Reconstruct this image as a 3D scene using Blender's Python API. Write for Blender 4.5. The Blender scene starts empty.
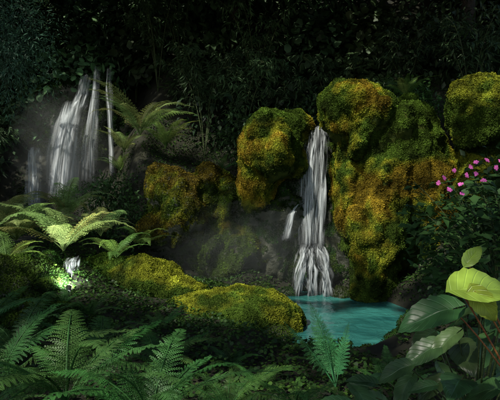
import bpy, math, numpy as np, bmesh
from mathutils import Vector
rng=np.random.default_rng(7)
S=bpy.context.scene
# ------------------------------------------------------------ helpers
def link(o,parent=None):
    S.collection.objects.link(o)
    if parent: o.parent=parent
    return o
def empty(name):
    e=bpy.data.objects.new(name,None); return link(e)
def sm(a,b,x):
    t=np.clip((x-a)/(b-a),0,1); return t*t*(3-2*t)
def vnoise(p,seed=0):
    p=np.asarray(p,float); i=np.floor(p).astype(np.int64); f=p-i; f=f*f*(3-2*f)
    def h(ix,iy,iz):
        v=(ix*374761393+iy*668265263+iz*1440662683+seed*974634777)&0xffffffff
        v=((v^(v>>13))*1274126177)&0xffffffff
        return ((v^(v>>16))&0xffffff)/float(0xffffff)
    r=0
    for dx in (0,1):
        for dy in (0,1):
            for dz in (0,1):
                w=(f[:,0] if dx else 1-f[:,0])*(f[:,1] if dy else 1-f[:,1])*(f[:,2] if dz else 1-f[:,2])
                r=r+w*h(i[:,0]+dx,i[:,1]+dy,i[:,2]+dz)
    return r*2-1
def fbm(p,oc=4,seed=0):
    p=np.asarray(p,float); a=1;s=0
    for k in range(oc):
        s=s+a*vnoise(p,seed+k*17); p=p*2.03+5.1; a*=.5
    return s
def norm(v): return v/(np.linalg.norm(v,axis=-1,keepdims=True)+1e-9)
def mesh(name,v,faces,mat,col=None,uv=None,parent=None,smooth=False):
    v=np.asarray(v,np.float32); me=bpy.data.meshes.new(name)
    me.vertices.add(len(v)); me.vertices.foreach_set("co",v.ravel())
    if not isinstance(faces,(list,tuple)): faces=[faces]
    faces=[np.asarray(f,np.int32) for f in faces if len(f)]
    lv=np.concatenate([f.ravel() for f in faces]); 
    st=[];c=0
    for f in faces:
        st.append(c+np.arange(len(f))*f.shape[1]); c+=f.size
    st=np.concatenate(st).astype(np.int32)
    me.loops.add(len(lv)); me.loops.foreach_set("vertex_index",lv)
    me.polygons.add(len(st)); me.polygons.foreach_set("loop_start",st)
    me.update(calc_edges=True)
    if col is not None:
        a=me.attributes.new("Col",'FLOAT_COLOR','POINT')
        cc=np.ones((len(v),4),np.float32); cc[:,:3]=col; a.data.foreach_set("color",cc.ravel())
    if uv is not None:
        l=me.uv_layers.new(name="UVMap"); l.data.foreach_set("uv",np.asarray(uv,np.float32)[lv].ravel())
    if smooth: me.polygons.foreach_set("use_smooth",np.ones(len(st),bool))
    me.materials.append(mat)
    return link(bpy.data.objects.new(name,me),parent)
def frames(d,n):
    d=norm(d); x=norm(np.cross(d,n)); n=np.cross(x,d)
    return np.stack([x,d,n],axis=-1)
def inst(tv,tf,pos,R,sc,col,jit=.25):
    m=len(pos); sc=np.asarray(sc)
    if sc.ndim==1: sc=np.repeat(sc[:,None],3,1)
    v=np.einsum('mij,mkj->mki',R,tv[None]*sc[:,None,:])+pos[:,None,:]
    f=tf[None]+(np.arange(m)*len(tv))[:,None,None]
    c=col*(1+jit*rng.uniform(-1,1,(m,1)))
    return v.reshape(-1,3),f.reshape(-1,tf.shape[1]),np.repeat(c,len(tv),0)
def rdir(m): return norm(rng.normal(size=(m,3)))
LEAF=np.array([[0,0,0],[-.27,.4,.07],[0,1,-.08],[.27,.4,.07],[0,.45,0]],float); LEAFF=np.array([[0,4,1],[1,4,2],[0,3,4],[4,3,2]])
NLEAF=LEAF*np.array([.42,1,1])
RLEAF=np.array([[0,0,0],[-.42,.3,.05],[-.36,.75,.03],[0,1,-.05],[.36,.75,.03],[.42,.3,.05]],float); RLEAFF=np.array([[0,5,1],[1,5,4],[1,4,2],[2,4,3]])
MLEAF=np.array([[0,0,0],[-.4,.5,.04],[0,1,-.04],[.4,.5,.04]],float); MLEAFF=np.array([[0,3,2,1]])
# ------------------------------------------------------------ materials
def newmat(name):
    m=bpy.data.materials.new(name); m.use_nodes=True; nt=m.node_tree; nt.nodes.clear()
    out=nt.nodes.new('ShaderNodeOutputMaterial'); return m,nt,out
def leafmat(name,rough=.5,trans=.3,nscale=6,spec=.3,veins=False):
    m,nt,out=newmat(name); N=nt.nodes.new; L=nt.links.new
    at=N('ShaderNodeAttribute'); at.attribute_name="Col"
    tc=N('ShaderNodeTexCoord'); no=N('ShaderNodeTexNoise'); no.inputs['Scale'].default_value=nscale; no.inputs['Detail'].default_value=2
    L(tc.outputs['Object'],no.inputs['Vector'])
    mr=N('ShaderNodeMapRange'); mr.inputs[1].default_value=.3; mr.inputs[2].default_value=.7; mr.inputs[3].default_value=.6; mr.inputs[4].default_value=1.3
    L(no.outputs['Fac'],mr.inputs[0])
    mx=N('ShaderNodeVectorMath'); mx.operation='SCALE'; L(at.outputs['Color'],mx.inputs[0]); L(mr.outputs[0],mx.inputs['Scale'])
    colout=mx.outputs[0]
    p=N('ShaderNodeBsdfPrincipled'); p.inputs['Roughness'].default_value=rough; p.inputs['Specular IOR Level'].default_value=spec
    if veins:
        uv=N('ShaderNodeUVMap'); sx=N('ShaderNodeSeparateXYZ'); L(uv.outputs[0],sx.inputs[0])
        ab=N('ShaderNodeMath'); ab.operation='ABSOLUTE'; L(sx.outputs[0],ab.inputs[0])
        a=N('ShaderNodeMath'); a.operation='MULTIPLY_ADD'; a.inputs[1].default_value=-.35; L(ab.outputs[0],a.inputs[0]); L(sx.outputs[1],a.inputs[2])
        b=N('ShaderNodeMath'); b.operation='MULTIPLY'; b.inputs[1].default_value=14*math.pi; L(a.outputs[0],b.inputs[0])
        c=N('ShaderNodeMath'); c.operation='SINE'; L(b.outputs[0],c.inputs[0])
        d=N('ShaderNodeMapRange'); d.inputs[1].default_value=.8; d.inputs[2].default_value=1; d.inputs[3].default_value=0; d.inputs[4].default_value=.6; L(c.outputs[0],d.inputs[0])
        e=N('ShaderNodeMapRange'); e.inputs[1].default_value=.02; e.inputs[2].default_value=.07; e.inputs[3].default_value=1; e.inputs[4].default_value=0; L(ab.outputs[0],e.inputs[0])
        g=N('ShaderNodeMath'); g.operation='MAXIMUM'; L(d.outputs[0],g.inputs[0]); L(e.outputs[0],g.inputs[1])
        mm=N('ShaderNodeMix'); mm.data_type='RGBA'; L(g.outputs[0],mm.inputs['Factor']); L(mx.outputs[0],mm.inputs['A'])
        v2=N('ShaderNodeVectorMath'); v2.operation='SCALE'; v2.inputs['Scale'].default_value=1.35; L(mx.outputs[0],v2.inputs[0]); L(v2.outputs[0],mm.inputs['B'])
        colout=mm.outputs['Result']
        bp=N('ShaderNodeBump'); bp.inputs['Strength'].default_value=.6; bp.inputs['Distance'].default_value=.004; bp.invert=True; L(g.outputs[0],bp.inputs['Height']); L(bp.outputs[0],p.inputs['Normal'])
    L(colout,p.inputs['Base Color'])
    t=N('ShaderNodeBsdfTranslucent'); L(colout,t.inputs['Color'])
    s=N('ShaderNodeMixShader'); s.inputs[0].default_value=trans; L(p.outputs[0],s.inputs[1]); L(t.outputs[0],s.inputs[2]); L(s.outputs[0],out.inputs[0])
    return m
M_leaf=leafmat("foliage_leaf",.5,.3)
M_dark=leafmat("shade_leaf",.5,.15,spec=.3)
M_moss=leafmat("moss",.85,.2,3,.1)
M_fern=leafmat("fern_frond",.5,.3,8)
M_broad=leafmat("broad_leaf",.36,.25,14,.45,True)
M_petal=leafmat("petal",.6,.35,20,.2)
def solid(name,c1,c2,scale,rough,bump=.6,dist=.05,spec=.4):
    m,nt,out=newmat(name); N=nt.nodes.new; L=nt.links.new
    tc=N('ShaderNodeTexCoord'); no=N('ShaderNodeTexNoise'); no.inputs['Scale'].default_value=scale; no.inputs['Detail'].default_value=9; no.inputs['Roughness'].default_value=.62
    L(tc.outputs['Object'],no.inputs['Vector'])
    cr=N('ShaderNodeValToRGB'); cr.color_ramp.elements[0].position=.35; cr.color_ramp.elements[1].position=.68
    cr.color_ramp.elements[0].color=(*c1,1); cr.color_ramp.elements[1].color=(*c2,1); L(no.outputs['Fac'],cr.inputs[0])
    p=N('ShaderNodeBsdfPrincipled'); L(cr.outputs[0],p.inputs['Base Color']); p.inputs['Roughness'].default_value=rough; p.inputs['Specular IOR Level'].default_value=spec
    b=N('ShaderNodeBump'); b.inputs['Strength'].default_value=bump; b.inputs['Distance'].default_value=dist; L(no.outputs['Fac'],b.inputs['Height']); L(b.outputs[0],p.inputs['Normal'])
    L(p.outputs[0],out.inputs[0]); return m
M_rock=solid("wet_rock",(.014,.018,.010),(.075,.078,.05),2.6,.38,.9,.15)
M_turf=solid("mossy_rock_surface",(.02,.035,.008),(.07,.085,.015),9,.95,1,.04,.1)
M_soil=solid("forest_soil",(.006,.007,.004),(.03,.03,.014),4,.85)
M_bark=solid("bark",(.02,.017,.012),(.07,.055,.04),9,.85,1,.05)
M_stem=solid("stem",(.03,.05,.012),(.07,.1,.03),20,.5)
M_rstem=solid("red_stem",(.2,.05,.02),(.35,.16,.04),20,.5)
M_metal=solid("lamp_metal",(.03,.03,.03),(.05,.05,.05),20,.4)
def watermat():
    m,nt,out=newmat("pool_water"); N=nt.nodes.new; L=nt.links.new
    tc=N('ShaderNodeTexCoord'); no=N('ShaderNodeTexNoise'); no.inputs['Scale'].default_value=5; no.inputs['Detail'].default_value=4; no.inputs['Distortion'].default_value=.6
    L(tc.outputs['Object'],no.inputs['Vector'])
    n2=N('ShaderNodeTexNoise'); n2.inputs['Scale'].default_value=1.6; n2.inputs['Detail'].default_value=5; n2.inputs['Distortion'].default_value=.8; L(tc.outputs['Object'],n2.inputs['Vector'])
    cr=N('ShaderNodeValToRGB'); cr.color_ramp.elements[0].position=.32; cr.color_ramp.elements[1].position=.68
    cr.color_ramp.elements[0].color=(.01,.075,.075,1); cr.color_ramp.elements[1].color=(.045,.23,.20,1); L(n2.outputs['Fac'],cr.inputs[0])
    p=N('ShaderNodeBsdfPrincipled'); L(cr.outputs[0],p.inputs['Base Color']); p.inputs['Roughness'].default_value=.18
    b=N('ShaderNodeBump'); b.inputs['Strength'].default_value=.6; b.inputs['Distance'].default_value=.05; L(no.outputs['Fac'],b.inputs['Height']); L(b.outputs[0],p.inputs['Normal'])
    L(p.outputs[0],out.inputs[0]); return m
M_water=watermat()
def fallmat(name,lo,hi,maxa,sx=22,sy=1.3):
    m,nt,out=newmat(name); N=nt.nodes.new; L=nt.links.new
    uv=N('ShaderNodeUVMap'); mp=N('ShaderNodeMapping'); mp.inputs['Scale'].default_value=(sx,sy,1); L(uv.outputs[0],mp.inputs[0])
    no=N('ShaderNodeTexNoise'); no.inputs['Scale'].default_value=1; no.inputs['Detail'].default_value=4; no.inputs['Roughness'].default_value=.5; L(mp.outputs[0],no.inputs['Vector'])
    mr=N('ShaderNodeMapRange'); mr.interpolation_type='SMOOTHSTEP'; mr.inputs[1].default_value=lo; mr.inputs[2].default_value=hi; mr.inputs[4].default_value=maxa; L(no.outputs['Fac'],mr.inputs[0])
    at=N('ShaderNodeAttribute'); at.attribute_name="Col"
    mu=N('ShaderNodeMath'); mu.operation='MULTIPLY'; L(mr.outputs[0],mu.inputs[0]); L(at.outputs['Fac'],mu.inputs[1])
    d=N('ShaderNodeBsdfDiffuse'); d.inputs[0].default_value=(.86,.92,.94,1)
    t=N('ShaderNodeBsdfTranslucent'); t.inputs[0].default_value=(.86,.92,.94,1)
    a=N('ShaderNodeMixShader'); a.inputs[0].default_value=.25; L(d.outputs[0],a.inputs[1]); L(t.outputs[0],a.inputs[2])
    tr=N('ShaderNodeBsdfTransparent'); x=N('ShaderNodeMixShader'); L(mu.outputs[0],x.inputs[0]); L(tr.outputs[0],x.inputs[1]); L(a.outputs[0],x.inputs[2]); L(x.outputs[0],out.inputs[0])
    return m
M_fall=fallmat("falling_water",.40,.74,.8,30,1.1)
M_mistfall=fallmat("thin_falling_water",.30,.72,.75,10,.5)
# ------------------------------------------------------------ terrain
def H(x,y):
    x=np.asarray(x,float); y=np.asarray(y,float)
    yy=y-1.8*sm(-2.3,-3.6,x)
    h=.3+sm(10,19,yy)*8+sm(9.6,11.2,yy)*1.8
    h=h+sm(-1.2,-3.5,x)*sm(5,9,y)*.8
    h=h+sm(2.6,4.5,x)*sm(3,8,y)*2.0+sm(1.2,2.6,x)*.5*(1-sm(5,6.2,y))
    r=np.sqrt(((x-1.1)/1.5)**2+((y-7.5)/2.1)**2)
    m=1-sm(.8,1.2,r)
    h=h*(1-m)-.5*m
    p=np.stack([x.ravel(),y.ravel(),0*x.ravel()],1)
    return h+(fbm(p*1.1,4,3)*.09).reshape(x.shape)*(1-.6*m)
t=np.linspace(-1,1,280); g=70*(.16*t+.84*t**3)
gx,gy=np.meshgrid(g,g+7); hv=H(gx,gy)
n=len(t); idx=np.arange(n*n).reshape(n,n)
q=np.stack([idx[:-1,:-1],idx[:-1,1:],idx[1:,1:],idx[1:,:-1]],-1).reshape(-1,4)
mesh("ground",np.stack([gx.ravel(),gy.ravel(),hv.ravel()],1),q,M_soil,smooth=True)
tt=np.linspace(-1,1,60); wx,wy=np.meshgrid(1.1+tt*2.0,7.6+tt*2.85)
wz=fbm(np.stack([wx.ravel()*3,wy.ravel()*3,0*wx.ravel()],1),3,9)*.008
idx=np.arange(3600).reshape(60,60); q=np.stack([idx[:-1,:-1],idx[:-1,1:],idx[1:,1:],idx[1:,:-1]],-1).reshape(-1,4)
mesh("pool_water",np.stack([wx.ravel(),wy.ravel(),wz],1),q,M_water,smooth=True)
# ------------------------------------------------------------ rocks and moss
def lumps(ls,voxel=.06,amp=.13,fr=1.4,seed=1,sat=7):
    bm=bmesh.new(); rs=np.random.default_rng(seed)
    full=list(ls)
    for c in ls:
        for k in range(sat):
            d=rs.normal(size=3); d/=np.linalg.norm(d); rr=np.array(c[3:6]); s=rs.uniform(.2,.42)*rr.mean()
            if d[2]>.75: continue
            p=np.array(c[:3])+d*rr*.82; full.append((p[0],p[1],p[2],s*rs.uniform(.7,1.2),s,s*rs.uniform(.9,1.9)))
    for c in full:
        r=bmesh.ops.create_icosphere(bm,subdivisions=3,radius=1)
        for v in r['verts']: v.co=Vector((c[0]+v.co.x*c[3],c[1]+v.co.y*c[4],c[2]+v.co.z*c[5]))
    me=bpy.data.meshes.new("tmp"); bm.to_mesh(me); bm.free()
    o=bpy.data.objects.new("tmp",me); link(o)
    md=o.modifiers.new("r",'REMESH'); md.mode='VOXEL'; md.voxel_size=voxel
    sd=o.modifiers.new("s",'SMOOTH'); sd.factor=.5; sd.iterations=8
    dg=bpy.context.evaluated_depsgraph_get(); e=bpy.data.meshes.new_from_object(o.evaluated_get(dg))
    nv=len(e.vertices); v=np.empty(nv*3,np.float32); e.vertices.foreach_get("co",v); v=v.reshape(-1,3).astype(float)
    nn=np.empty(nv*3,np.float32); e.vertices.foreach_get("normal",nn); nn=nn.reshape(-1,3)
    f=np.empty(len(e.loops),np.int32); e.loops.foreach_get("vertex_index",f); f=f.reshape(-1,4)
    bpy.data.objects.remove(o)
    vz=v*np.array([1,1,.6])
    rid=1-np.abs(fbm(vz*fr*1.7+11,3,seed+5))
    v=v+nn*(fbm(vz*fr,4,seed)*amp+(rid-.6)*amp*.7+fbm(vz*7,2,seed+9)*amp*.25)[:,None]
    return v,f
def mossy(name,ls,moss,seed=1,voxel=.055,amp=.13,size=.045,palette='gold',bare=0.,cut=-.35,fr=1.4,sat=7):
    e=empty(name); v,f=lumps(ls,voxel,amp,fr,seed,sat)
    mesh("rock",v,f,M_turf if palette in('gold','green') else M_rock,parent=e,smooth=True)
    fn=np.cross(v[f[:,2]]-v[f[:,0]],v[f[:,3]]-v[f[:,1]]); ar=np.linalg.norm(fn,axis=1)/2; fn=norm(fn); ce=v[f].mean(1)
    mask=fbm(ce*1.3+3,3,seed+20)*.5+fn[:,2]*.9+.1
    w=ar*(mask>cut+bare).astype(float)*(fn[:,1]<.5)
    m=int(moss*w.sum())
    if m>10:
        k=rng.choice(len(f),m,p=w/w.sum()); r1=rng.random(m)[:,None]; r2=rng.random(m)[:,None]
        p=(v[f[k,0]]*(1-r1)+v[f[k,1]]*r1)*(1-r2)+(v[f[k,3]]*(1-r1)+v[f[k,2]]*r1)*r2
        nn=fn[k]; lump=fbm(p*[6,6,4],3,seed+40)
        p=p+nn*(.003+.03*np.clip(lump,0,1)[:,None])
        d=norm(rdir(m)+nn*.55+np.array([0,0,-.4])); R=frames(d,norm(nn+rdir(m)*.3))
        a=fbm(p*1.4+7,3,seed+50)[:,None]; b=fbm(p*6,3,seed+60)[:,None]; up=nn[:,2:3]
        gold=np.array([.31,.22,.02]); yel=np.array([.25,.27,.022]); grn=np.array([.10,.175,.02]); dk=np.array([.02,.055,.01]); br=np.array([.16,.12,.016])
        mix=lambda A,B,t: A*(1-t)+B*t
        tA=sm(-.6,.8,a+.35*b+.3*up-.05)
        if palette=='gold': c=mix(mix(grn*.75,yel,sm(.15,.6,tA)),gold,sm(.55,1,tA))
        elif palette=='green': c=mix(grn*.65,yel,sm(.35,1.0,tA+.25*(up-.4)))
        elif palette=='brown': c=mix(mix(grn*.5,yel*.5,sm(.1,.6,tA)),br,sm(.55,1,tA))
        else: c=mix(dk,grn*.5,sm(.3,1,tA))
        blotch=sm(.25,.75,fbm(p*2.6+31,3,seed+70))[:,None]  # darker patches scattered over the moss by noise
        c=c*(.42+.75*np.clip(up*.5+.5,0,1))*(.85+.55*np.clip(lump,-.7,.8)[:,None])*(1-.45*blotch)
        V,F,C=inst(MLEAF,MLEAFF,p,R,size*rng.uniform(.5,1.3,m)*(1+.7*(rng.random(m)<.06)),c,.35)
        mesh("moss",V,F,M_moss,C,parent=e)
    return v,f
mossy("mossy_cliff",[(2.0,9.1,3.35,.58,.7,.6),(2.95,9.2,2.5,.8,.75,1.0),(2.35,8.85,1.1,.5,.6,1.05),(1.9,9.5,2.0,.33,.6,1.4),(2.45,9.0,1.9,.48,.6,.85),(3.5,9.3,1.5,.8,.7,1.4),(2.7,9.4,3.1,.5,.6,.55)],26000,seed=3,palette='gold',size=.02,cut=-.6,amp=.17,fr=1.8,sat=8)
mossy("mossy_boulder",[(4.2,8.5,3.3,.74,.8,.68),(4.5,8.7,2,.95,.8,1.2)],20000,seed=8,palette='green',size=.022,cut=-.8,amp=.15,fr=1.7,sat=5)
mossy("mossy_boulder",[(.42,9.6,2.75,.48,.6,.8),(.85,9.9,3.25,.32,.5,.3),(.2,9.7,2.1,.4,.5,.6)],26000,seed=13,palette='gold',size=.02,cut=-.55,amp=.17,fr=1.8,sat=6)
mossy("waterfall_rock",[(1.2,10.45,1.6,1.1,.5,1.7),(.45,10.1,1.1,.8,.5,1.3),(1.25,9.72,.35,.5,.35,.48),(1.9,10,.8,.4,.5,1)],9000,seed=17,palette='dark',bare=.45,amp=.17,fr=2.2,size=.025,sat=0)
mossy("mossy_boulder",[(-1.5,10.05,1.4,.75,.7,1.0),(-.75,10.3,1.75,.55,.6,.75),(-.4,10.1,.6,.9,.6,.85)],15000,seed=23,palette='brown',bare=.1,amp=.2,size=.024,fr=1.9)
mossy("mossy_mound",[(-.15,7.0,.05,.92,.78,.53),(-.6,7.2,0,.7,.6,.42)],32000,seed=29,palette='green',size=.015,amp=.07,cut=-1,fr=1.8,sat=0)
mossy("mossy_mound",[(-1.75,8.0,.3,.85,.6,.47),(-1.2,7.85,.2,.6,.5,.40),(-2.4,8.2,.4,.5,.5,.42)],28000,seed=31,palette='green',size=.017,amp=.10,cut=-1,fr=2,sat=2)
mossy("mossy_mound",[(-3.4,6.9,.5,.8,.7,.45),(-2.7,5.8,.2,.9,.6,.35)],14000,seed=37,palette='dark',size=.022,cut=-1)
mossy("waterfall_rock",[(-4.7,13.4,2.8,1.9,.7,2.3),(-3.4,12.9,1.6,.9,.7,.9),(-5.3,12.6,1.4,.9,.6,.8),(-4.2,12.9,3.1,.4,.5,.5)],2500,seed=41,palette='dark',bare=.3,amp=.22,voxel=.09,fr=2,size=.05,sat=3)
for i,(x,y,r) in enumerate([(.75,5.75,.16),(1.95,6.1,.2),(2.4,6.6,.3),(.35,6.25,.18),(-.55,8.7,.3),(.2,9.0,.28),(1.35,5.5,.18),(.75,9.3,.2),(1.75,9.15,.2),(-2.95,7.45,.2),(1.7,5.75,.14)]):
    mossy("stone",[(x,y,(.02 if r<.25 else .08) if x>-2 else .7,r*1.2,r,r*.7)],9000,seed=50+i,palette='dark',bare=.4,amp=.05,voxel=.035,size=.02,fr=3,sat=0)
# ------------------------------------------------------------ waterfalls
def sheet(path,nu,nv,seed,bulge=.1,fade=.25):
    P=np.array(path,float); s=np.linspace(0,1,len(P)); v=np.linspace(0,1,nv)
    c=np.stack([np.interp(v,s,P[:,k]) for k in range(4)],1)
    for _ in range(3): c[1:-1]=(c[:-2]+2*c[1:-1]+c[2:])/4
    u=np.linspace(-1,1,nu); U,Vv=np.meshgrid(u,v); C=c[:,None,:]
    wob=fbm(np.stack([U.ravel()*3+seed*3.1,Vv.ravel()*3,0*U.ravel()],1),3,seed).reshape(U.shape)
    X=C[...,0]+U*C[...,3]*.5+wob*.05; Y=C[...,1]-bulge*(1-U**2)-wob*.08; Z=C[...,2]+0*U+wob*.05*(Vv>.03)
    idx=np.arange(nu*nv).reshape(nv,nu); q=np.stack([idx[:-1,:-1],idx[:-1,1:],idx[1:,1:],idx[1:,:-1]],-1).reshape(-1,4)
    gate=.6+.7*fbm(np.stack([U.ravel()*2.6+seed*1.7,Vv.ravel()*3,0*U.ravel()+seed],1),3,seed+3).reshape(U.shape)
    ed=np.clip((1-np.abs(U))*1.8,0,1)*np.clip(Vv*8,0,1)*np.clip((1-Vv)*6+fade,0,1)*np.clip(gate+.2,.08,1)
    L=np.linalg.norm(P[0,:3]-P[-1,:3])
    uv=np.stack([(U*C[...,3]).ravel()+seed*7.3,(Vv*L).ravel()],1)
    return np.stack([X.ravel(),Y.ravel(),Z.ravel()],1),q,np.repeat(ed.ravel()[:,None],3,1),uv
def fall(name,paths,mat,layers=2,fade=.25):
    vs=[];fs=[];cs=[];us=[];o=0
    for i,p in enumerate(paths):
        for l in range(layers):
            pp=[(a,b-.05*l,c,w*(1-.15*l)) for a,b,c,w in p]
            v,f,c,u=sheet(pp,26,60,i*5+l+1,fade=fade); vs.append(v);fs.append(f+o);cs.append(c);us.append(u);o+=len(v)
    mesh(name,np.concatenate(vs),np.concatenate(fs),mat,np.concatenate(cs),np.concatenate(us),smooth=True)
fall("waterfall",[
 [(1.38,10.2,3.34,.55),(1.34,9.95,3.26,.56),(1.29,9.8,2.9,.56),(1.22,9.75,2.2,.58),(1.19,9.72,1.6,.6),(1.2,9.66,.86,.58)],
 [(1.28,9.85,3.1,.16),(1.24,9.7,2.6,.18),(1.18,9.65,1.8,.22),(1.12,9.6,.86,.25)],
 [(1.46,9.85,3.2,.12),(1.42,9.7,2.6,.14),(1.4,9.65,1.8,.16),(1.38,9.6,.86,.18)],
 [(1.1,9.62,.95,.2),(1.0,9.35,.7,.24),(.92,9.22,.4,.2),(.9,9.2,.0,.22)],
 [(1.2,9.62,.92,.25),(1.18,9.35,.74,.2),(1.15,9.22,.4,.22),(1.15,9.2,.0,.26)],
 [(1.34,9.62,.95,.22),(1.38,9.35,.68,.22),(1.42,9.2,.35,.22),(1.44,9.15,.0,.24)],
 [(1.02,9.72,1.72,.12),(.9,9.68,1.66,.16),(.8,9.62,1.5,.18),(.72,9.55,1.05,.22)]],M_fall,2)
fall("thin_waterfall",[
 [(-3.62,12.6,5.2,.14),(-3.62,12.45,4.7,.14),(-3.55,12.4,4.0,.14),(-3.5,12.4,3.0,.16),(-3.45,12.3,2.4,.2)],
 [(-3.95,12.6,5.25,.2),(-3.95,12.5,4.7,.22),(-4.0,12.4,4.0,.3),(-4.05,12.3,3.2,.4),(-4.05,12.2,2.2,.5)],
 [(-4.25,12.6,5.0,.3),(-4.3,12.5,4.5,.4),(-4.4,12.4,4.1,.5)],
 [(-4.45,12.35,4.3,.6),(-4.55,12.2,3.7,.9),(-4.65,12.15,3.0,1.0),(-4.7,12.1,1.8,.9)],
 [(-4.5,12.2,4.1,.5),(-4.6,12.1,3.3,.65),(-4.7,12.0,2.0,.7)],
 [(-4.5,12.1,3.7,.4),(-4.6,12.0,3.0,.5),(-4.7,11.9,1.8,.6)],
 [(-5.3,12.0,3.1,.35),(-5.3,11.95,2.6,.45),(-5.3,11.9,1.5,.55)]],M_mistfall,2,0)
fall("lamp_glow_sheet",[[(-2.72,7.5,.92,.2),(-2.7,7.35,.86,.24),(-2.68,7.28,.65,.26),(-2.68,7.22,.42,.34)]],M_fall,3)  # pale water sheet added to catch the spotlight as a white glow
SUN=norm(np.array([-.47,-.55,.72]))
# ------------------------------------------------------------ foliage masses
def clumps(name,cl,tv=LEAF,tf=LEAFF,mat=M_dark,droop=.4,parent=None):
    V=[];F=[];C=[];o=0
    for (c,r,n,size,col) in cl:
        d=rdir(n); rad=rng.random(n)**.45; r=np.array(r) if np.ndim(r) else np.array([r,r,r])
        lumpy=1+.35*fbm(d*2.2+np.array(c),2,5)[:,None]
        p=np.array(c)+d*rad[:,None]*r*lumpy
        ld=norm(d*.6+rdir(n)*.8+np.array([0,0,-droop])); R=frames(ld,norm(rdir(n)*.6+d*.4+np.array([0,0,.7])))
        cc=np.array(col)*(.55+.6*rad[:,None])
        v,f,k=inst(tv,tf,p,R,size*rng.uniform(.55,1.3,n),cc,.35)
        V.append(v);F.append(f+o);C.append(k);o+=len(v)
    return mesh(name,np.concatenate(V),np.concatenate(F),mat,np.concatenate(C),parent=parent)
cl=[];cl2=[];cl3=[]
for i in range(175):
    x=rng.uniform(-11,11); y=rng.uniform(11.3,19); 
    if x<-2.6 and x>-6.4 and y<14: y+=2.6
    z=float(H(x,y))+rng.uniform(.1,1.0)
    g=rng.uniform(.25,1.1)*(1.15 if rng.random()<.7 else 1.9)*.8; w=rng.uniform(.85,1.3); col=(.055*g*w,.115*g,.045*g)
    r=rng.uniform(.6,1.4)
    k=rng.random(); (cl if k<.4 else cl2 if k<.7 else cl3).append(((x,y,z),(r,r,r*.8),int(800*r),rng.uniform(.11,.26),col))
for i in range(14): cl.append(((rng.uniform(-10,-7),rng.uniform(11,15),rng.uniform(4,9)),(1.3,1.1,1.1),1000,.2,(.04,.08,.035)))
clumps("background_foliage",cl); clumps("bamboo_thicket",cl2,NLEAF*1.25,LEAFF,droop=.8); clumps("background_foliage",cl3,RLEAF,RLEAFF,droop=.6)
clumps("shrub",[((-4.2,8.6,4.4),(.75,.6,1.1),3600,.08,(.05,.12,.07)),((-4.9,8.9,4.9),(1.2,.8,1.1),3600,.09,(.045,.11,.065))],NLEAF,LEAFF,M_leaf)
clumps("shrub",[((3.35,9.9,3.75),(.7,.5,.5),1600,.09,(.06,.14,.03)),((2.9,10.2,4.0),(.7,.5,.45),1200,.09,(.05,.10,.025))],mat=M_leaf)
clumps("shrub",[((-3.1,10.6,1.9),(.8,.6,.5),1500,.09,(.05,.11,.03)),((-2.4,9.9,1.3),(.5,.5,.6),1200,.08,(.05,.11,.03))],mat=M_leaf)
clumps("shrub",[((.1,10.9,3.2),(.9,.6,.6),1500,.12,(.03,.065,.02)),((1.8,10.9,3.7),(.9,.5,.5),1500,.12,(.03,.065,.02))],mat=M_dark)
clumps("shrub",[((3.1,6.8,1.0),(.7,.8,.8),1800,.11,(.03,.075,.02)),((3.9,6.9,1.8),(.8,.8,.9),1800,.12,(.03,.07,.02)),((4.6,7,2.4),(.7,.7,.8),1500,.12,(.03,.065,.02))],mat=M_leaf)
# ground cover
m=120000; x=rng.uniform(-6,5.5,m); y=rng.uniform(2.2,12.5,m); z=H(x,y); k=(z>.05)&(fbm(np.stack([x*1.5,y*1.5,0*x],1),3,77)>-.5); x=x[k];y=y[k];z=z[k];m=len(x)
p=np.stack([x,y,z+rng.uniform(0,.08,m)],1); d=norm(rdir(m)*[1,1,.4]+np.array([0,0,.3])); R=frames(d,norm(rdir(m)*.6+np.array([0,0,1])))
cc=np.where(rng.random((m,1))<.3,np.array([.055,.12,.018]),np.array([.028,.07,.014]))
v,f,c=inst(RLEAF,RLEAFF,p,R,rng.uniform(.02,.05,m),cc,.4); mesh("ground_cover",v,f,M_leaf,c)
# overhead canopy added to block sun, gaps cut along sun rays to chosen spots
gaps=[((.3,9.5,2.8),1.0),((2.3,8.5,1.9),1.25),((1.9,8.9,3.6),.8),((2.7,8.6,3.0),.9),((4.2,8.3,3.7),1.0),((1.3,9.7,2.3),1.1),((1.2,9.2,.5),.9),
 ((-.1,6.8,.5),1.1),((-1.6,7.8,.7),1.1),((-2.9,7.6,1.3),1.3),((-3.7,7.9,1.4),1.1),((-2.4,11.0,4.0),1.2),((-4.3,12.3,3.4),2.0),((1.85,4.1,1.95),.5),((.8,1.6,1.53),.17),
 ((-.6,3.1,.9),.7),((.6,3.7,.6),.4),((1.5,7.0,0),1.0),((-1.6,9.6,2.1),.8),((-.3,8.9,.9),.9),((-1.6,3.6,.8),.5),((-4.1,8.4,4.3),.4),((.9,2.5,1.0),.22)]
def gapmask(p,extra=1.):
    keep=np.ones(len(p),bool)
    for c,r in gaps:
        q=p-np.array(c); tpar=q@SUN; dist=np.linalg.norm(q-tpar[:,None]*SUN,axis=1)
        keep&=~((tpar>.3)&(dist<r*extra*(1+.3*vnoise(p*1.6,5))))
    return keep
m=44000; x=rng.uniform(-14,6.0,m); y=rng.uniform(-5.5,17,m); z=8.3+rng.normal(0,.4,m)+.06*np.clip(y-8,0,20)+vnoise(np.stack([x,y,0*x],1)*.5,3)*.5
p=np.stack([x,y,z],1); p=p[gapmask(p)]; m=len(p)
R=frames(norm(rdir(m)*[1,1,.4]),norm(rdir(m)*.5+np.array([0,0,1])))
v,f,c=inst(LEAF,LEAFF,p,R,rng.uniform(.28,.46,m),np.tile([.05,.10,.035],(m,1)),.4); mesh("shading_canopy",v,f,M_leaf,c)
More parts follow.
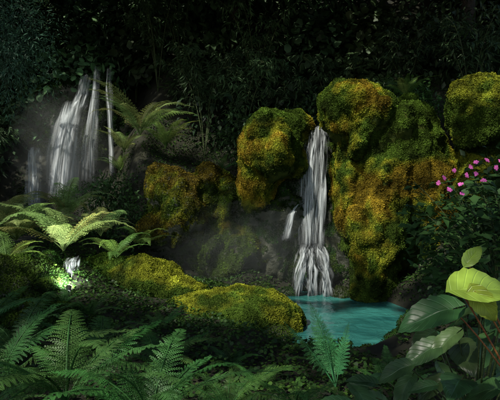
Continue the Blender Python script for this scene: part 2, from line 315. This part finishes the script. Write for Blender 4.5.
# tubes and trees
def tube(pts,rad,ns=8):
    P=np.array(pts,float); n=len(P); T=norm(np.gradient(P,axis=0)); ref=np.array([.31,.17,.93]); 
    A=norm(np.cross(T,ref)); B=np.cross(T,A); th=np.linspace(0,2*np.pi,ns,endpoint=False)
    r=np.interp(np.linspace(0,1,n),np.linspace(0,1,len(rad)),rad)
    v=P[:,None]+r[:,None,None]*(np.cos(th)[None,:,None]*A[:,None]+np.sin(th)[None,:,None]*B[:,None])
    i=np.arange(n*ns).reshape(n,ns); j=np.roll(i,-1,1)
    return v.reshape(-1,3),np.stack([i[:-1],j[:-1],j[1:],i[1:]],-1).reshape(-1,4)
def joinp(parts):
    V=[];F=[];o=0
    for v,f in parts: V.append(v);F.append(f+o);o+=len(v)
    return np.concatenate(V),np.concatenate(F)
def bez(a,b,c,n=14):
    t=np.linspace(0,1,n)[:,None]; return (1-t)**2*np.array(a)+2*t*(1-t)*np.array(b)+t*t*np.array(c)
for (x,y,r) in [(-6.5,10.8,.22),(-3.0,15.2,.13),(-.6,14.6,.12),(5.6,12.6,.15),(7.5,8,.25),(-7.5,4,.25),(4.6,15,.15)]:
    z=float(H(x,y))-.2; parts=[tube(bez((x,y,z),(x+rng.uniform(-.6,.6),y,z+4),(x+rng.uniform(-.6,.6),y+rng.uniform(-.3,.3),9.2),16),[r*1.4,r,r*.8,r*.5],10)]
    for b in range(7):
        zz=z+rng.uniform(2,8-z*.5); a=rng.uniform(0,6.28); l=rng.uniform(.8,2)
        parts.append(tube(bez((x,y,zz),(x+math.cos(a)*l*.5,y+math.sin(a)*l*.5,zz+.5),(x+math.cos(a)*l,y+math.sin(a)*l,zz+.5),8),[r*.3,.01],6))
    v,f=joinp(parts); e=empty("forest_tree"); mesh("trunk",v,f,M_bark,parent=e,smooth=True)
    clumps("crown",[((x+rng.uniform(-.8,.8),y+rng.uniform(-.3,.8),8.2+rng.uniform(-.5,.8)),(1.3,1.1,.8),900,.25,(.04,.08,.03)) for _ in range(2)],parent=e)
# arching bamboo canes with drooping leaves
def bamboo(x,y,n,Ln,col,leaf=.16):
    e=empty("bamboo"); z=float(H(x,y)); parts=[];P=[];D=[]
    for i in range(n):
        a=rng.uniform(0,6.28); l=Ln*rng.uniform(.7,1.15); out=l*rng.uniform(.2,.5)
        c=bez((x,y,z),(x+math.cos(a)*out*.3,y+math.sin(a)*out*.3,z+l),(x+math.cos(a)*out,y+math.sin(a)*out*.7,z+l*.95),20); parts.append(tube(c,[.012,.004],5))
        for j in range(6,20):
            for k in range(3):
                b=rng.uniform(0,6.28); tw=c[j]+np.array([math.cos(b),math.sin(b),.15])*rng.uniform(.03,.35)
                parts.append(tube(np.array([c[j],(c[j]+tw)/2+[0,0,.03],tw]),[.003,.001],3))
                for q in range(4): P.append(tw+rng.normal(0,.02,3)); D.append([math.cos(b)+rng.normal(0,.6),math.sin(b)+rng.normal(0,.6),-.7+rng.normal(0,.25)])
    P=np.array(P);D=np.array(D);m=len(P)
    v,f,c=inst(NLEAF*1.1,LEAFF,P,frames(D,norm(rdir(m)*.5+np.array([0,-.4,1]))),leaf*rng.uniform(.6,1.2,m),np.tile(col,(m,1)),.35)
    mesh("leaves",v,f,M_leaf,c,parent=e); v,f=joinp(parts); mesh("canes",v,f,M_stem,parent=e,smooth=True)
for (x,y,n,l) in [(-2.5,13.2,7,2.8),(-1.1,11.8,8,2.6),(-.2,11.5,8,2.4),(.9,11.6,7,2.2),(2.0,11.6,5,2.2),(3.6,11.2,5,2.2),(-3.4,14.5,6,3),(4.8,10.6,5,2.2),(.2,13,6,3),(-1.9,13.4,6,3),(-6.0,11,6,3)]:
    g=rng.uniform(.5,1.3)*(.6 if x>1.5 else 1); bamboo(x,y,n,l,(.08*g,.15*g,.06*g))
# ------------------------------------------------------------ ferns
def frondflat(npin,W,npl,s0=.14):
    qs=[]
    ss=np.linspace(s0,.985,npin)
    for i,s in enumerate(ss):
        q=(s-s0)/(1-s0); prof=(min(1,(q+.12)*3.2))**.8*(1-q)**.85+.02
        pl=W*prof
        for side in (-1,1):
            ang=math.radians(68-18*q); dx=math.cos(math.radians(90)-ang)*side; dy=math.cos(ang)
            dd=np.array([dx,dy]); pp=np.array([-dd[1]*side,dd[0]*side])
            base=np.array([0,s+ (0.004 if side>0 else 0)])
            gapw=pl/npl
            for j in range(npl):
                tq=(j+.5)/npl; b=base+dd*pl*tq; ll=(1-s0)/npin*.62*(1-tq)**.6+.002
                for s2 in (-1,1):
                    d2=norm(pp*s2+dd*.55); e2=norm(dd)
                    tip=b+d2*ll*1.0; mid=b+d2*ll*.5
                    qs.append([b-e2*gapw*.35,mid-e2*gapw*.42,tip,mid+e2*gapw*.42])
            qs.append([base,base+dd*pl*.5-pp*.002,base+dd*pl,base+dd*pl*.5+pp*.002])
    return np.array(qs)
FL={'hi':frondflat(24,.22,9),'mid':frondflat(24,.22,5),'open':frondflat(15,.30,9,.22)}
def fern(x,y,L,nf,col,lod='mid',z=None,az=None,el=(50,80),end=(-35,10),name="fern"):
    if z is None: z=float(H(x,y))+.02
    V=[];F=[];C=[];o=0; Q=FL[lod]; r_=np.random.default_rng(int(abs(x*1000+y*77)))
    for i in range(nf):
        a=(i/nf*2*math.pi+r_.uniform(-.3,.3)) if az is None else math.radians(r_.uniform(*az))
        l=L*r_.uniform(.65,1.12); e0=math.radians(r_.uniform(*el)); e1=math.radians(r_.uniform(*end))
        s=np.linspace(0,1.02,40); th=e0+(e1-e0)*s**1.3
        cr=np.concatenate([[0],np.cumsum(np.cos(th[:-1]))])*(s[1]-s[0]); cz=np.concatenate([[0],np.cumsum(np.sin(th[:-1]))])*(s[1]-s[0])
        X=Q[...,0]*r_.uniform(.8,1.2); Sx=np.clip(Q[...,1],0,1.02)
        swy=r_.uniform(-.2,.2)
        r=np.interp(Sx,s,cr); zz=np.interp(Sx,s,cz)-np.abs(X)**1.6*r_.uniform(.4,1.3)+fbm(np.stack([X.ravel()*9,Sx.ravel()*14,0*X.ravel()+i],1),2,i).reshape(X.shape)*.02
        lat=X+swy*Sx**2
        ca,sa=math.cos(a),math.sin(a)
        P=np.stack([x+l*(r*ca-lat*sa),y+l*(r*sa+lat*ca),z+l*zz],-1).reshape(-1,3)
        f=np.arange(len(P)).reshape(-1,4); V.append(P);F.append(f+o);o+=len(P)
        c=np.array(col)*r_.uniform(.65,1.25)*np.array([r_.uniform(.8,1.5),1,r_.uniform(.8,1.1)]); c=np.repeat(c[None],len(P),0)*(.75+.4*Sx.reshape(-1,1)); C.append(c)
        pts=np.stack([x+l*(cr*ca-swy*s**2*sa),y+l*(cr*sa+swy*s**2*ca),z+l*cz-.002],-1)
        tv,tf=tube(pts[::3],[.008*l+.002,.001],4); V.append(tv);F.append(tf+o);o+=len(tv);C.append(np.tile(np.array(col)*.7,(len(tv),1)))
    return mesh(name,np.concatenate(V),np.concatenate(F),M_fern,np.concatenate(C))
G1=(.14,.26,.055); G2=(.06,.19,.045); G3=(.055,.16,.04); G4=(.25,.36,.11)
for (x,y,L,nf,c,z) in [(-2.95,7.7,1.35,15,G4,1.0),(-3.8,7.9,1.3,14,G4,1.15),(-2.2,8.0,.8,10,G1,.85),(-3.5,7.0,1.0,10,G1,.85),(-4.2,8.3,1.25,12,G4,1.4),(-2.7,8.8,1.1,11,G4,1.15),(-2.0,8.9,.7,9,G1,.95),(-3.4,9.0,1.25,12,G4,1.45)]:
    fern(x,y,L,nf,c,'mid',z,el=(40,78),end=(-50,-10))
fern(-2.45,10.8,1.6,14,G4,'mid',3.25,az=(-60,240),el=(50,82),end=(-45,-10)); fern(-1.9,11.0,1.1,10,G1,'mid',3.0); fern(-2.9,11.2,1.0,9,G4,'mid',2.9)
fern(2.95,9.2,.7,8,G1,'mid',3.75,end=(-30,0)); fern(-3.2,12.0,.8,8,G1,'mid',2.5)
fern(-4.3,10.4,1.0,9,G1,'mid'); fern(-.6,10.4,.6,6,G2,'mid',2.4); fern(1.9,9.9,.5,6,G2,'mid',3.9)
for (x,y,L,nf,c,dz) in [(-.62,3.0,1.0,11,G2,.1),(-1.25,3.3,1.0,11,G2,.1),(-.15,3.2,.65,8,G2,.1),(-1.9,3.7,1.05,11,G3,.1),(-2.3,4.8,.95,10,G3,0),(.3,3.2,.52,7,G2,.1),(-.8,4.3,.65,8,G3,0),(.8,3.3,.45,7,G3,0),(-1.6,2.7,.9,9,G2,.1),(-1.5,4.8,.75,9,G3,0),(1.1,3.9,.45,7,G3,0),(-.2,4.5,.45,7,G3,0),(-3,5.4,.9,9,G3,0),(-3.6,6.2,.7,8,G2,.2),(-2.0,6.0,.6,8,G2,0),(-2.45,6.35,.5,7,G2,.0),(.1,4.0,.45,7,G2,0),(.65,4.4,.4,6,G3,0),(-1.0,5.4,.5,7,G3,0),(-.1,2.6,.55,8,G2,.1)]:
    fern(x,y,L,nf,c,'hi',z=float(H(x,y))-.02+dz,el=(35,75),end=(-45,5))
fern(.66,3.75,.62,6,(.06,.26,.09),'open',az=(10,170),el=(55,86),end=(0,70),z=.36)
# ------------------------------------------------------------ broadleaf plants
def leafgrid(nu=9,nv=17,heart=.12):
    v=np.linspace(0,1,nv);u=np.linspace(-1,1,nu); U,Vv=np.meshgrid(u,v)
    w=np.sin(np.pi*np.clip(Vv,0,1)**.72)**.8*.36*(1-.25*Vv)+.004
    ser=1+.05*np.cos(Vv*60)*(np.abs(U)>.9)
    X=U*w*ser; Y=Vv-heart*np.abs(U)**1.5*(1-Vv)**3*2; Z=-.25*Vv**2+.2*np.abs(U)*w*2-.3*(U*w)**2+.012*np.sin(Vv*44-np.abs(U)*12)*np.abs(U)+.02*np.sin(Vv*9+U*2)
    i=np.arange(nu*nv).reshape(nv,nu); q=np.stack([i[:-1,:-1],i[:-1,1:],i[1:,1:],i[1:,:-1]],-1).reshape(-1,4)
    return np.stack([X.ravel(),Y.ravel(),Z.ravel()],1),q,np.stack([U.ravel(),Vv.ravel()],1)
LG,LGF,LGU=leafgrid()
def broadplant(name,root,leaves,stemmat=M_stem):
    e=empty(name); V=[];F=[];C=[];U=[];o=0;st=[]
    for (p,d,nn,l,w,col) in leaves:
        R=frames(np.array([d],float),np.array([nn],float)); v,f,c=inst(LG,LGF,np.array([p],float),R,np.array([[l*w,l,l]]),np.array([col]),.1)
        V.append(v);F.append(f+o);C.append(c);U.append(LGU);o+=len(v)
        b=np.array(p)-norm(np.array(d,float))*l*.3; b=b+np.array([0,0,-.05])
        st.append(tube(bez(root,(b[0]*.6+root[0]*.4,b[1]*.6+root[1]*.4,b[2]*.75+root[2]*.25),p,12),[.006,.0025],6))
    mesh("leaves",np.concatenate(V),np.concatenate(F),M_broad,np.concatenate(C),np.concatenate(U),e,smooth=True)
    v,f=joinp(st); mesh("stems",v,f,stemmat,parent=e,smooth=True)
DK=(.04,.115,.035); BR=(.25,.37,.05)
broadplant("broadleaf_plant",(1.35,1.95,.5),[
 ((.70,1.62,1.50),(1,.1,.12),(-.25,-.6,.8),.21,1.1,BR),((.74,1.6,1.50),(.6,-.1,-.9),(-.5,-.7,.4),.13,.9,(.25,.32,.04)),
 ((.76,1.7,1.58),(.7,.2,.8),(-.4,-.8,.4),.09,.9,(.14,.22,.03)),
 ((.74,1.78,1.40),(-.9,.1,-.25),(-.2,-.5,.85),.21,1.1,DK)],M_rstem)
rb=np.random.default_rng(21); lv=[]
for i in range(95):
    y=rb.uniform(1.9,3.3); x=rb.uniform(.2,.56)*y; z=1.8-y*rb.uniform(.08,.46)-.02
    if (1.8-z)/y<.30-.9*(x/y-.30)*.8: continue
    a=rb.uniform(120,300); d=(math.cos(math.radians(a)),math.sin(math.radians(a)),rb.uniform(-.7,.3))
    lv.append(((x,y,z),d,(rb.uniform(-.6,.6),-.35,.8),rb.uniform(.09,.2),rb.uniform(.75,1.2),np.array(DK)*rb.uniform(.6,1.6)*np.array([rb.uniform(.9,1.8),1,1])))
broadplant("broadleaf_plant",(1.15,2.5,.5),lv)
e=empty("impatiens_bush"); root=np.array([2.15,4.15,.75]); V=[];F=[];C=[];o=0;st=[];tips=[]
for i in range(46):
    tip=np.array([rng.uniform(1.45,2.6),rng.uniform(3.8,4.6),0]); tip[2]=1.35+.7*rng.random()**.7-(2.1-tip[0])*.12
    tips.append(tip); st.append(tube(bez(root+rng.normal(0,.08,3)*[1,1,0],(tip*.5+root*.5)+[.1,0,.2],tip,10),[.007,.003],6))
for tip in tips:
    m=30; d=norm(rdir(m)*[1,1,.4]+np.array([0,0,-.15])); p=tip+rng.normal(0,.05,(m,3))-np.array([0,0,1])*rng.random((m,1))**1.2*.5
    R=frames(d,norm(rdir(m)*.3+np.array([0,-.3,1]))); v,f,c=inst(LEAF*[1.2,1,1],LEAFF,p,R,rng.uniform(.06,.12,m),np.tile([.035,.085,.022],(m,1)),.35); V.append(v);F.append(f+o);C.append(c);o+=len(v)
mesh("leaves",np.concatenate(V),np.concatenate(F),M_leaf,np.concatenate(C),parent=e); v,f=joinp(st); mesh("stems",v,f,M_stem,parent=e)
V=[];F=[];C=[];o=0
PET=np.array([[0,0,0],[-.35,.5,.05],[-.28,.92,.0],[0,.85,.02],[.28,.92,0],[.35,.5,.05]]);PETF=np.array([[0,5,1],[1,5,4],[1,4,2],[2,4,3]])
fl=[(1.50,3.75,1.97),(1.58,3.75,2.03),(1.66,3.72,1.99),(1.72,3.7,2.09),(1.60,3.7,1.92),(1.83,3.75,2.11),(1.52,3.7,1.88),(1.9,3.75,2.05),(1.78,3.7,1.95),(1.96,3.8,2.1),(1.93,3.7,1.82),(1.68,3.7,2.05),(1.47,3.8,1.93),(1.99,3.7,1.9),(1.73,3.72,2.0),(1.63,3.74,1.85)]
for fp in fl:
    nn=norm(np.array([rng.uniform(-.7,.5),-1,rng.uniform(0,.9)])); a=norm(np.cross(nn,[.1,.2,1])); b=np.cross(nn,a); t0=rng.random()*6
    for k in range(5):
        th=t0+k*2*math.pi/5; d=math.cos(th)*a+math.sin(th)*b
        v,f,c=inst(PET,PETF,np.array([fp]),frames(d[None],nn[None]),np.array([rng.uniform(.016,.028)]),np.array([[.75,.14,.5]]),.15); V.append(v);F.append(f+o);C.append(c);o+=len(v)
mesh("flowers",np.concatenate(V),np.concatenate(F),M_petal,np.concatenate(C),parent=e)
# ------------------------------------------------------------ garden lamp among the ferns
def lamp(pos,target,power,color,stake,spot=75):
    e=empty("garden_spotlight"); pos=Vector(pos); d=(Vector(target)-pos).normalized()
    p=np.array(pos); dd=np.array(d)
    v,f=joinp([tube([p-dd*.09,p-dd*.08,p-dd*.02,p],[.02,.03,.035,.04],16),tube([p-dd*.08,p-dd*.08-np.array([0,0,stake*.5]),p-dd*.08-np.array([0,0,stake])],[.012,.012],8)])
    mesh("housing",v,f,M_metal,parent=e,smooth=True)
    m,nt,out=newmat("lamp_lens"); em=nt.nodes.new('ShaderNodeEmission'); em.inputs[0].default_value=(*color,1); em.inputs[1].default_value=12; nt.links.new(em.outputs[0],out.inputs[0])
    R=frames(dd[None],np.array([[.1,.2,1.]]))[0]; th=np.linspace(0,2*np.pi,20,endpoint=False)
    lv=np.concatenate([[p-dd*.004],p-dd*.01+.033*(np.cos(th)[:,None]*R[:,0]+np.sin(th)[:,None]*R[:,2])]); lf=np.array([[0,1+i,1+(i+1)%20] for i in range(20)])
    mesh("lens",lv,lf,m,parent=e)
    ld=bpy.data.lights.new("bulb",'SPOT'); ld.energy=power; ld.color=color; ld.spot_size=math.radians(spot); ld.spot_blend=.8; ld.shadow_soft_size=.03
    lo=bpy.data.objects.new("bulb",ld); link(lo,e); lo.location=pos+d*.03; lo.rotation_euler=d.to_track_quat('-Z','Y').to_euler()
lamp((-2.5,6.7,.6),(-2.9,7.7,1.2),180,(.94,1,.93),.3,130)
# ------------------------------------------------------------ mist
def mistmat(dens):
    m,nt,out=newmat("mist"); v=nt.nodes.new('ShaderNodeVolumeScatter'); v.inputs['Color'].default_value=(.92,1,.95,1); v.inputs['Anisotropy'].default_value=0; v.inputs['Density'].default_value=dens
    nt.links.new(v.outputs[0],out.inputs['Volume']); return m
def mist(c,r,dens,n,seed):
    rr=np.random.default_rng(seed); e=empty("mist"); mat=mistmat(dens)
    for i in range(n):
        k=rr.uniform(.35,.8) if i else 1; q=np.array(c)+rr.uniform(-1,1,3)*np.array(r)*(1-k)*(1 if i else 0)
        bm=bmesh.new(); bmesh.ops.create_icosphere(bm,subdivisions=4,radius=1); me=bpy.data.meshes.new("puff")
        for v in bm.verts: v.co=Vector(v.co)*(1+.35*float(vnoise(np.array([v.co])*1.8,seed+i)[0]))
        bm.to_mesh(me); bm.free(); o=link(bpy.data.objects.new("puff",me),e); o.location=q; o.scale=np.array(r)*k; me.materials.append(mat)
mist((.2,8.85,.85),(1.7,.5,.9),.028,4,3)
mist((-4.5,11.5,2.8),(1.3,.5,1.6),.04,4,9)
# ------------------------------------------------------------ light, world, camera
sd=bpy.data.lights.new("sun",'SUN'); sd.energy=5; sd.angle=math.radians(1.0); sd.color=(1,.96,.84)
so=link(bpy.data.objects.new("sun",sd)); so.rotation_euler=Vector(SUN).to_track_quat('Z','Y').to_euler()
w=bpy.data.worlds.new("World"); S.world=w; w.use_nodes=True; nt=w.node_tree
sk=nt.nodes.new('ShaderNodeTexSky'); sk.sky_type='NISHITA'; sk.sun_disc=False; sk.sun_elevation=math.asin(SUN[2]); sk.sun_rotation=math.atan2(SUN[0],SUN[1])
nt.links.new(sk.outputs[0],nt.nodes['Background'].inputs[0]); nt.nodes['Background'].inputs[1].default_value=.15
cd=bpy.data.cameras.new("camera"); cd.lens=35; cd.sensor_width=36; cd.clip_end=500
co=link(bpy.data.objects.new("camera",cd)); co.location=(0,0,1.8); co.rotation_euler=(math.radians(90),0,0); S.camera=co
S.view_settings.view_transform='Standard'; S.view_settings.look='None'; S.view_settings.exposure=0
